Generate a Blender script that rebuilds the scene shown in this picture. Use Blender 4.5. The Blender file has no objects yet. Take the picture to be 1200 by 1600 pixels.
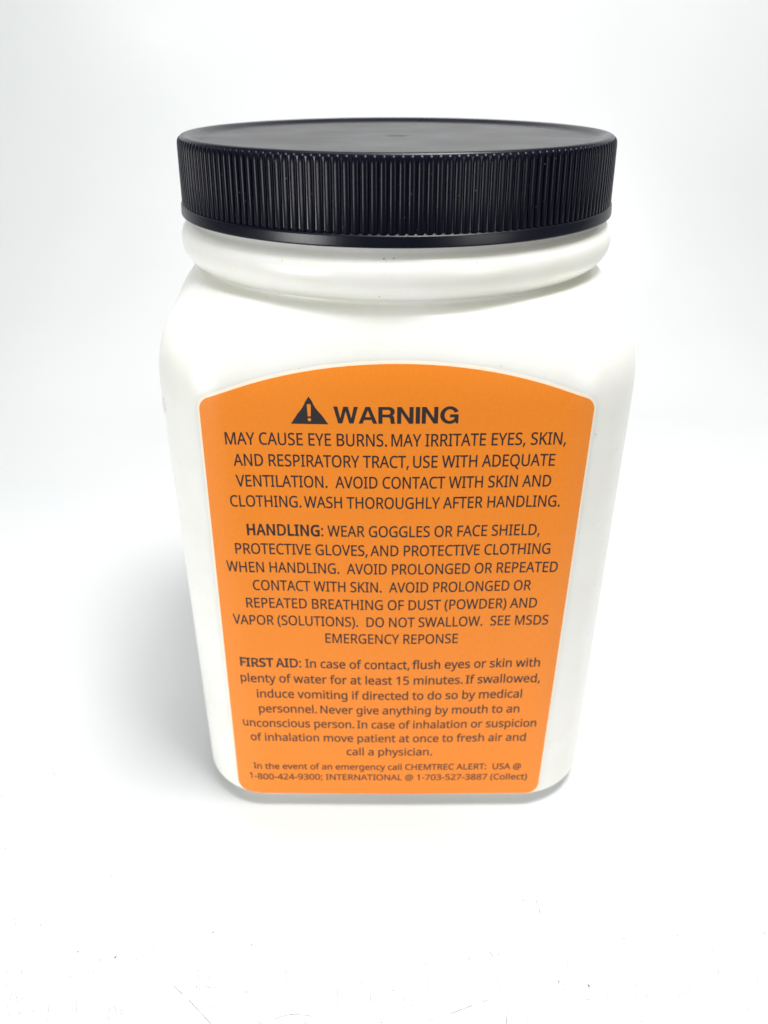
import bpy, bmesh, math, random
from mathutils import Vector
from mathutils.geometry import delaunay_2d_cdt
import numpy as np

MM = 0.001
sc = bpy.context.scene
col = sc.collection

# ---------------------------------------------------------------- camera
cam_d = bpy.data.cameras.new("camera")
cam = bpy.data.objects.new("camera", cam_d); col.objects.link(cam)
cam.location = (-3.4*MM, -246.8*MM, 212.9*MM)
cam.rotation_euler = (math.radians(90-29.25), 0, 0)
cam_d.sensor_fit = 'VERTICAL'; cam_d.sensor_height = 24.0
cam_d.lens = 24.0*1268.6/1600
cam_d.clip_start = 0.005; cam_d.clip_end = 20
cam_d.dof.use_dof = True; cam_d.dof.focus_distance = 0.196; cam_d.dof.aperture_fstop = 10.5
sc.camera = cam

# ---------------------------------------------------------------- light
world = bpy.data.worlds.new("World"); sc.world = world; world.use_nodes = True
bg = world.node_tree.nodes["Background"]
bg.inputs[0].default_value = (0.97, 0.98, 0.97, 1); bg.inputs[1].default_value = 0.13

def area(name, loc, target, sx, sy, power, color=(1, 1, 1)):
    l = bpy.data.lights.new(name, 'AREA'); l.shape = 'RECTANGLE'; l.size = sx; l.size_y = sy
    l.energy = power; l.color = color
    o = bpy.data.objects.new(name, l); col.objects.link(o)
    o.location = loc
    o.rotation_euler = (Vector(target)-Vector(loc)).to_track_quat('-Z', 'Y').to_euler()
    return o
area("ceiling_softbox", (0.14, -0.10, 0.80), (0, 0, 0.05), 0.26, 0.26, 5.85, (1.0, 0.99, 0.97))
area("left_softbox", (-0.52, -0.50, 0.15), (0, 0, 0.09), 0.28, 0.22, 2.5, (1.0, 1.0, 0.99))
area("right_softbox", (0.50, -0.58, 0.22), (0, 0, 0.08), 0.28, 0.30, 1.2, (1.0, 0.99, 0.98))
area("top_fill_light", (-0.05, -0.10, 0.75), (-0.02, -0.06, 0.0), 0.55, 0.45, 0.95, (0.98, 0.99, 1.0))  # added overhead fill in place of ambient light, no actual lamp
sc.view_settings.view_transform = 'Standard'; sc.view_settings.look = 'None'
sc.view_settings.exposure = 0.12; sc.view_settings.gamma = 1.0
sc.cycles.use_denoising = True
sc.cycles.max_bounces = 10; sc.cycles.diffuse_bounces = 6

# ---------------------------------------------------------------- helpers
def tag(o, label=None, cat=None, group=None, kind=None):
    if label: o['label'] = label
    if cat: o['category'] = cat
    if group: o['group'] = group
    if kind: o['kind'] = kind
    return o

DROP = 3.0
def mesh_obj(name, verts, faces, mat, parent=None, smooth=True):
    if parent is not None: verts = [(v[0], v[1], v[2]-DROP) for v in verts]
    me = bpy.data.meshes.new(name)
    me.from_pydata([tuple(c*MM for c in v) for v in verts], [], faces)
    me.update()
    if smooth: me.polygons.foreach_set('use_smooth', [True]*len(me.polygons))
    if mat: me.materials.append(mat)
    o = bpy.data.objects.new(name, me); col.objects.link(o)
    if parent: o.parent = parent
    return o

def new_mat(name, color, rough=0.5, **kw):
    m = bpy.data.materials.new(name); m.use_nodes = True
    b = m.node_tree.nodes["Principled BSDF"]
    b.inputs['Base Color'].default_value = (*color, 1)
    b.inputs['Roughness'].default_value = rough
    for k, v in kw.items(): b.inputs[k].default_value = v
    return m, m.node_tree, b

def noise(nt, scale, detail=4, rough=0.5, vec=None):
    t = nt.nodes.new('ShaderNodeTexNoise')
    t.inputs['Scale'].default_value = scale; t.inputs['Detail'].default_value = detail
    t.inputs['Roughness'].default_value = rough
    if vec is None:
        c = nt.nodes.new('ShaderNodeTexCoord'); vec = c.outputs['Object']
    nt.links.new(vec, t.inputs['Vector'])
    return t

def ramp(nt, src, a, b, ca, cb):
    r = nt.nodes.new('ShaderNodeMapRange')
    r.inputs[1].default_value = a; r.inputs[2].default_value = b
    r.inputs[3].default_value = ca; r.inputs[4].default_value = cb
    nt.links.new(src, r.inputs[0]); return r.outputs[0]

def mixcol(nt, fac, c1, c2):
    m = nt.nodes.new('ShaderNodeMix'); m.data_type = 'RGBA'
    m.inputs[6].default_value = (*c1, 1); m.inputs[7].default_value = (*c2, 1)
    nt.links.new(fac, m.inputs[0]); return m.outputs[2]

def bump(nt, b, h, dist, strength=1.0):
    n = nt.nodes.new('ShaderNodeBump'); n.inputs['Distance'].default_value = dist
    n.inputs['Strength'].default_value = strength
    nt.links.new(h, n.inputs['Height']); nt.links.new(n.outputs[0], b.inputs['Normal'])

# ---------------------------------------------------------------- materials
# milky natural polyethylene
M_jar, nt, b = new_mat("milky_plastic", (0.83, 0.84, 0.80), 0.30)
b.inputs['Subsurface Weight'].default_value = 0.6
b.inputs['Subsurface Radius'].default_value = (1.0, 0.9, 0.75)
b.inputs['Subsurface Scale'].default_value = 0.0035
b.inputs['IOR'].default_value = 1.5
n1 = noise(nt, 38, 5, 0.6); n2 = noise(nt, 900, 4, 0.6)
nt.links.new(mixcol(nt, ramp(nt, n1.outputs[0], 0.35, 0.65, 0, 1), (0.90, 0.90, 0.865), (0.845, 0.85, 0.79)), b.inputs['Base Color'])
nt.links.new(ramp(nt, n2.outputs[0], 0.3, 0.7, 0.27, 0.33), b.inputs['Roughness'])
bump(nt, b, n2.outputs[0], 0.00002, 0.5)

# black moulded polypropylene
def black(name, rough_lo, rough_hi, bdist):
    m, nt, b = new_mat(name, (0.0030, 0.0036, 0.0105), 0.35)
    b.inputs['IOR'].default_value = 1.5
    b.inputs["Specular IOR Level"].default_value = 0.32
    n = noise(nt, 1500, 4, 0.65); n3 = noise(nt, 60, 3)
    nt.links.new(ramp(nt, n3.outputs[0], 0.3, 0.7, rough_lo, rough_hi), b.inputs['Roughness'])
    bump(nt, b, n.outputs[0], bdist, 0.7)
    return m
M_lid = black("black_plastic", 0.26, 0.36, 0.00002)
M_rib = black("black_plastic_ribs", 0.22, 0.34, 0.00003)
M_rib.node_tree.nodes["Principled BSDF"].inputs["Specular IOR Level"].default_value = 0.17
M_top = black("black_plastic_matt_top_sheen", 0.45, 0.58, 0.00009)
_b = M_top.node_tree.nodes["Principled BSDF"]; _b.inputs["Base Color"].default_value = (0.07, 0.07, 0.074, 1); _b.inputs["Specular IOR Level"].default_value = 0.5  # base colour greyed to carry the backdrop's reflection on the lid top

# orange printed paper, semi gloss
M_lab, nt, b = new_mat("orange_label_paper", (0.90, 0.215, 0.016), 0.42)
n1 = noise(nt, 1400, 3, 0.7); n2 = noise(nt, 40, 2)
nt.links.new(mixcol(nt, ramp(nt, n1.outputs[0], 0.3, 0.7, 0, 1), (0.86, 0.242, 0.014), (0.91, 0.264, 0.020)), b.inputs['Base Color'])
bump(nt, b, n2.outputs[0], 0.0002, 0.25)
b.inputs['Specular IOR Level'].default_value = 0.4
M_edge, nt, b = new_mat("cream_label_edge", (0.93, 0.87, 0.72), 0.4)
M_ink, nt, b = new_mat("dark_ink", (0.016, 0.012, 0.015), 0.55)
M_ink2, nt, b = new_mat("worn_dark_ink", (0.045, 0.022, 0.016), 0.5)
M_speck, nt, b = new_mat("dark_grit", (0.09, 0.085, 0.08), 0.8)
M_lint, nt, b = new_mat("pale_lint", (0.22, 0.23, 0.24), 0.8)
M_scr, nt, b = new_mat("scuffed_acrylic", (0.20, 0.20, 0.21), 0.6)
M_scr2, nt, b = new_mat("faint_scuff", (0.43, 0.44, 0.45), 0.6)

# white acrylic / vinyl sweep
M_sheet, nt, b = new_mat("white_sheet", (0.83, 0.84, 0.84), 0.38)
n1 = noise(nt, 5, 3); n2 = noise(nt, 500, 3); n3 = noise(nt, 40, 5, 0.6)
nt.links.new(mixcol(nt, ramp(nt, n1.outputs[0], 0.35, 0.65, 0, 1), (0.828, 0.843, 0.850), (0.795, 0.812, 0.822)), b.inputs['Base Color'])
nt.links.new(ramp(nt, n3.outputs[0], 0.3, 0.7, 0.32, 0.46), b.inputs['Roughness'])
bump(nt, b, n2.outputs[0], 0.00003, 0.5)

# ---------------------------------------------------------------- the sweep
prof = [(-200, 0.0), (-100, 0.0), (265, 0.0)]
RB = 230.0
for i in range(1, 33):
    a = math.radians(90*i/32); prof.append((265+RB*math.sin(a), RB-RB*math.cos(a)))
prof += [(495, 500), (495, 950)]
# resample finely: the sheet hangs with slow, shallow waves once it leaves the table
fine = []
for (y0, z0), (y1, z1) in zip(prof, prof[1:]):
    n = max(1, int(math.hypot(y1-y0, z1-z0)/20))
    fine += [(y0+(y1-y0)*i/n, z0+(z1-z0)*i/n) for i in range(n)]
fine.append(prof[-1])
vs, fs = [], []
nx = 72; run = 0.0
for j, (y, z) in enumerate(fine):
    a, c = fine[max(0, j-1)], fine[min(len(fine)-1, j+1)]
    l = math.hypot(c[0]-a[0], c[1]-a[1]); ny, nz = -(c[1]-a[1])/l, (c[0]-a[0])/l
    if j: run += math.hypot(y-fine[j-1][0], z-fine[j-1][1])
    k = min(1.0, max(0.0, (run-330)/200)); k = k*k*(3-2*k)
    for i in range(nx+1):
        x = -900+1800*i/nx
        w = 7.0*math.sin(x/105+run/190+0.9)*math.cos(run/85-0.4)+5.0*math.sin(x/160-run/120+2.2)+2.0*math.sin(x/48+run/70)
        vs.append((x, y+ny*w*k, z+nz*w*k))
for j in range(len(fine)-1):
    for i in range(nx):
        a = j*(nx+1)+i; fs.append((a, a+1, a+nx+2, a+nx+1))
sheet = mesh_obj("backdrop_sheet", vs, fs, M_sheet)
tag(sheet, "glossy white scratched sheet that sweeps up behind the jar", kind='structure')

# ---------------------------------------------------------------- jar surface (analytic)
W, CR, BU = 62.4, 22.0, 1.2
def _sect(BU):
    n = 200; pts = []
    for k in range(4):
        a = np.linspace(-(W-CR), W-CR, n, endpoint=False); u = a/(W-CR)
        e = np.c_[a, -(W+BU*(1-u*u)**2)]
        t = np.linspace(0, np.pi/2, n, endpoint=False)
        c = np.c_[(W-CR)+CR*np.sin(t), -(W-CR)-CR*np.cos(t)]
        q = np.vstack([e, c]); r = k*np.pi/2
        pts.append(q@np.array([[np.cos(r), -np.sin(r)], [np.sin(r), np.cos(r)]]).T)
    return np.vstack(pts)
def _table(bu):
    S = _sect(bu); A = np.arctan2(S[:, 1], S[:, 0]) % (2*np.pi); o = np.argsort(A)
    g = np.linspace(0, 2*np.pi, 7201)
    return np.interp(g, A[o], np.hypot(S[:, 0], S[:, 1])[o], period=2*np.pi).tolist()
T_LO, T_HI = _table(0.3), _table(BU)     # the walls bulge less towards the foot
def Rsq(th, z=150.0):
    k = (th % (2*math.pi))/(2*math.pi)*7200; i = int(k); f = k-i; j = min(i+1, 7200)
    w = min(1.0, max(0.0, (z-8)/60.0)); w = w*w*(3-2*w)
    a = T_LO[i]*(1-f)+T_LO[j]*f; b = T_HI[i]*(1-f)+T_HI[j]*f
    return a*(1-w)+b*w
Z1, ZS, PE, R0 = 165.0, 140.0, 2.5, 54.0
ZB, EB = 9.2, 1.3       # small radius along the foot of the wall
ZF = 7.8
def Rz(th, z):
    r = Rsq(th, z)
    if z > ZS:
        t = min(1.0, (Z1-z)/(Z1-ZS)); g = (1-(1-t)**PE)**(1/PE)
        r = (1-g)*R0+g*r
    elif z < ZB:
        u = min(1.0, (ZB-z)/(ZB-ZF)); r = r-EB*(1-math.sqrt(max(0, 1-u*u)))
    return r
# front arc-length table
_n = 1200
_a = np.linspace(0, W-CR, _n); _u = _a/(W-CR)
_x = np.r_[_a, (W-CR)+CR*np.sin(np.linspace(0, np.pi/2, _n)[1:])]
_y = np.r_[-(W+BU*(1-_u*_u)**2), -(W-CR)-CR*np.cos(np.linspace(0, np.pi/2, _n)[1:])]
_s = np.r_[0, np.cumsum(np.hypot(np.diff(_x), np.diff(_y)))]
def front(s, z, off):
    x = np.interp(abs(s), _s, _x)*(1 if s >= 0 else -1); y = np.interp(abs(s), _s, _y)
    th = math.atan2(y, x); r = float(Rz(th, z))
    d = 0.01
    def pt(th, z): r = float(Rz(th, z)); return Vector((r*math.cos(th), r*math.sin(th), z))
    p = pt(th, z); n = (pt(th+d, z)-pt(th-d, z)).cross(pt(th, z+0.5)-pt(th, z-0.5)).normalized()
    return p+n*off

def loft(rings, close_bottom=False, close_top=False):
    vs, fs = [], []; n = len(rings[0])
    for r in rings: vs += r
    for j in range(len(rings)-1):
        for i in range(n):
            k = (i+1) % n
            fs.append((j*n+i, j*n+k, (j+1)*n+k, (j+1)*n+i))
    if close_bottom: fs.append(tuple(range(n))[::-1])
    if close_top: fs.append(tuple(range((len(rings)-1)*n, len(rings)*n)))
    return vs, fs

# ---------------------------------------------------------------- the jar
jar = bpy.data.objects.new("plastic_jar", None); col.objects.link(jar)
jar.empty_display_size = 0.02; jar.location = (0, 0, 0)
GZ = 3.0          # the jar is drawn from 3 mm up, its added recessed foot stands on the sheet
tag(jar, "square milky white plastic jar with black ribbed lid and orange warning label on front", "jar")

NT = 360
TH = [2*math.pi*i/NT for i in range(NT)]
rings = []
def ring(z, f): rings.append([(f(t)*math.cos(t), f(t)*math.sin(t), z) for t in TH])
for z, e in ((4.2, 22), (3.5, 20), (3.05, 17), (3.0, 13), (3.2, 11), (4.0, 10.2), (6.6, 9.6), (7.5, 8.2), (7.75, 5)): ring(z, lambda t, e=e: float(Rsq(t, 8))-e)  # recessed foot added so a dark shaded gap shows under the body
for i in range(0, 9):
    a = math.radians(90*i/8); z = ZB-(ZB-ZF)*math.cos(a)
    ring(z, lambda t, z=z: float(Rz(t, z)))
for z in list(range(14, 140, 7))+[140]: ring(z, lambda t, z=z: float(Rz(t, z)))
for i in range(1, 25):
    z = ZS+(Z1-ZS)*(1-(1-i/24)**1.6)
    if i == 24: z = Z1-0.02
    ring(z, lambda t, z=z: float(Rz(t, z)))
# neck groove, bead and collar under the lid
circ = [(55.0, 165.3), (55.8, 165.7), (57.2, 166.2), (58.6, 167.1), (59.8, 168.4), (60.6, 170.0),
        (60.9, 171.8), (60.8, 173.6), (60.3, 175.0), (59.3, 176.2), (58.2, 177.0), (57.6, 177.6), (57.4, 178.4), (57.0, 182), (56.5, 188)]
for r, z in circ: ring(z, lambda t, r=r: r)
v, f = loft(rings, True, True)
body = mesh_obj("body", v, f, M_jar, jar)
body['label'] = "milky white square body with a round neck bead"

# small moulding nub that breaks the left outline
vs, fs = [], []
for i in range(9):
    a = -math.pi/2+math.pi*i/8
    for j in range(10):
        t = 2*math.pi*j/10
        vs.append((-60.05+0.8*math.cos(a)*math.cos(t), -49.6+0.8*math.cos(a)*math.sin(t), 137.3+2.2*math.sin(a)))
for i in range(8):
    for j in range(10):
        k = (j+1) % 10; fs.append((i*10+j, i*10+k, (i+1)*10+k, (i+1)*10+j))
mesh_obj("moulding_nub", vs, fs, M_jar, jar)

# ---------------------------------------------------------------- lid
NL = 360
def revolve(name, prof, mat, parent, n=NL):
    vs, fs = [], []
    for r, z in prof:
        for i in range(n):
            t = 2*math.pi*i/n; vs.append((r*math.cos(t), r*math.sin(t), z))
    for j in range(len(prof)-1):
        for i in range(n):
            k = (i+1) % n; fs.append((j*n+k, j*n+i, (j+1)*n+i, (j+1)*n+k))
    return mesh_obj(name, vs, fs, mat, parent)
lid = revolve("lid", [(52, 183), (52, 179.2), (58.6, 178.75), (59.9, 178.65), (60.05, 178.68), (60.15, 178.75), (60.2, 178.9), (60.2, 179.1), (60.1, 181.0),
    (60.08, 181.15), (60.0, 181.25), (59.4, 181.5), (59.25, 181.7), (59.2, 182.1), (58.95, 189), (58.75, 196.2), (58.8, 197.0), (58.7, 197.6), (58.4, 198.0), (57.9, 198.2), (57.3, 198.25), (56.8, 198.15),
    (56.1, 197.8), (55.5, 197.35), (54.9, 197.05), (54.3, 196.95), (53.6, 196.92)], M_lid, jar)
lid['label'] = "black screw lid with vertical grip ribs"
rev_top = revolve("top_panel", [(53.6, 196.92), (40, 196.9), (20, 196.9), (6, 196.9), (3.2, 196.9), (2.6, 196.6), (1.6, 196.5), (1.2, 196.75), (0.01, 196.8)], M_top, lid, 180)

# grip ribs: one mesh, 188 copies
NR = 180
def rib_mesh():
    vs, fs = [], []; K = 11
    hw0 = math.pi*59.2/NR*0.90
    zs = [(181.45, 0.85, 0.9), (181.75, 0.55+0.40, 1.0), (189, 1.0, 1.0), (195.8, 1.0, 1.0), (196.8, 0.9, 0.93), (197.35, 0.6, 0.75), (197.65, 0.1, 0.4)]
    for z, h, w in zs:
        base = 59.15-(z-181.5)*0.026
        for i in range(K):
            u = -math.cos(math.pi*i/(K-1))
            vs.append((base+0.72*h*(1-abs(u)**3.2)**0.55-0.08*u*u-0.06, hw0*w*u, z))
    for j in range(len(zs)-1):
        for i in range(K-1):
            a = j*K+i; fs.append((a, a+1, a+K+1, a+K))
    fs.append(tuple(range(K))[::-1])
    return vs, fs
v, f = rib_mesh()
rib = mesh_obj("rib", v, f, M_rib, lid)
for i in range(NR):
    o = rib if i == 0 else rib.copy()
    if i:
        col.objects.link(o); o.parent = lid
    o.rotation_euler = (0, 0, 2*math.pi*(i+0.3)/NR)

# ---------------------------------------------------------------- label
def shear(z): return -0.35-(140-z)*0.0150
HL, CRN = 48.45, 3.6        # half width, corner radius
def label_outline(grow=0.0):
    """outline in (s, z): straight sides and foot, arched top, rounded corners"""
    hw = HL+grow; zb = 8.75-grow
    # arch through (0,152.9) and (+-44.4,144.6)
    Rarc = 44.4**2/(2*8.3)+8.3/2
    zc = 152.9-Rarc; Ra = Rarc+grow
    pts = []
    c = CRN+grow
    for i in range(9):
        a = math.radians(180+90*i/8); pts.append((-hw+c+c*math.cos(a), zb+c+c*math.sin(a)))
    for i in range(1, 12): pts.append((-hw+c+(2*hw-2*c)*i/12, zb))
    for i in range(9):
        a = math.radians(270+90*i/8); pts.append((hw-c+c*math.cos(a), zb+c+c*math.sin(a)))
    # top right corner: circle of radius c inside arc and side
    xc = hw-c; zcc = zc+math.sqrt((Ra-c)**2-xc**2)
    phi = math.atan2(zcc-zc, xc)
    for i in range(1, 24): pts.append((hw, zb+c+(zcc-zb-c)*i/24))
    for i in range(9):
        a = phi*i/8; pts.append((xc+c*math.cos(a), zcc+c*math.sin(a)))
    for i in range(1, 24):
        a = phi+(math.pi-2*phi)*i/24; pts.append((Ra*math.cos(a), zc+Ra*math.sin(a)))
    for i in range(9):
        a = math.pi-phi+phi*i/8; pts.append((-xc+c*math.cos(a), zcc+c*math.sin(a)))
    for i in range(1, 24): pts.append((-hw, zcc-(zcc-zb-c)*i/24))
    return pts
def sheet_from_outline(name, out, off0, off1, mat, parent):
    """fine strips cut to the outline so the sheet follows the curved wall, with a real edge"""
    me = bpy.data.meshes.new(name); bm = bmesh.new()
    vs = [bm.verts.new((x, z, 0)) for x, z in out]
    bm.faces.new(vs)
    x = -50
    while x < 50:
        bmesh.ops.bisect_plane(bm, geom=bm.verts[:]+bm.edges[:]+bm.faces[:], plane_co=(x+0.013, 0, 0), plane_no=(1, 0, 0)); x += 1.7
    for z in [v_ for v_ in range(12, 140, 8)]+list(range(140, 154, 1)):
        bmesh.ops.bisect_plane(bm, geom=bm.verts[:]+bm.edges[:]+bm.faces[:], plane_co=(0, z+0.017, 0), plane_no=(0, 1, 0))
    r = bmesh.ops.extrude_face_region(bm, geom=bm.faces[:])
    up = {g for g in r['geom'] if isinstance(g, bmesh.types.BMVert)}
    for v in bm.verts:
        s, z = v.co.x, v.co.y
        p = front(s+shear(z), z, off1 if v in up else off0)
        v.co = (p-Vector((0, 0, DROP)))*MM
    bmesh.ops.recalc_face_normals(bm, faces=bm.faces)
    for e in bm.edges:
        if len(e.link_faces) == 2 and e.calc_face_angle() > 0.6: e.smooth = False
    bm.to_mesh(me); bm.free()
    me.polygons.foreach_set('use_smooth', [True]*len(me.polygons))
    me.materials.append(mat)
    o = bpy.data.objects.new(name, me); col.objects.link(o); o.parent = parent
    return o
label = sheet_from_outline("label", label_outline(), -0.05, 0.22, M_lab, jar)
label['label'] = "orange warning label with an arched top"
sheet_from_outline("backing_edge", label_outline(0.72), -0.08, 0.13, M_edge, label)

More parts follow.
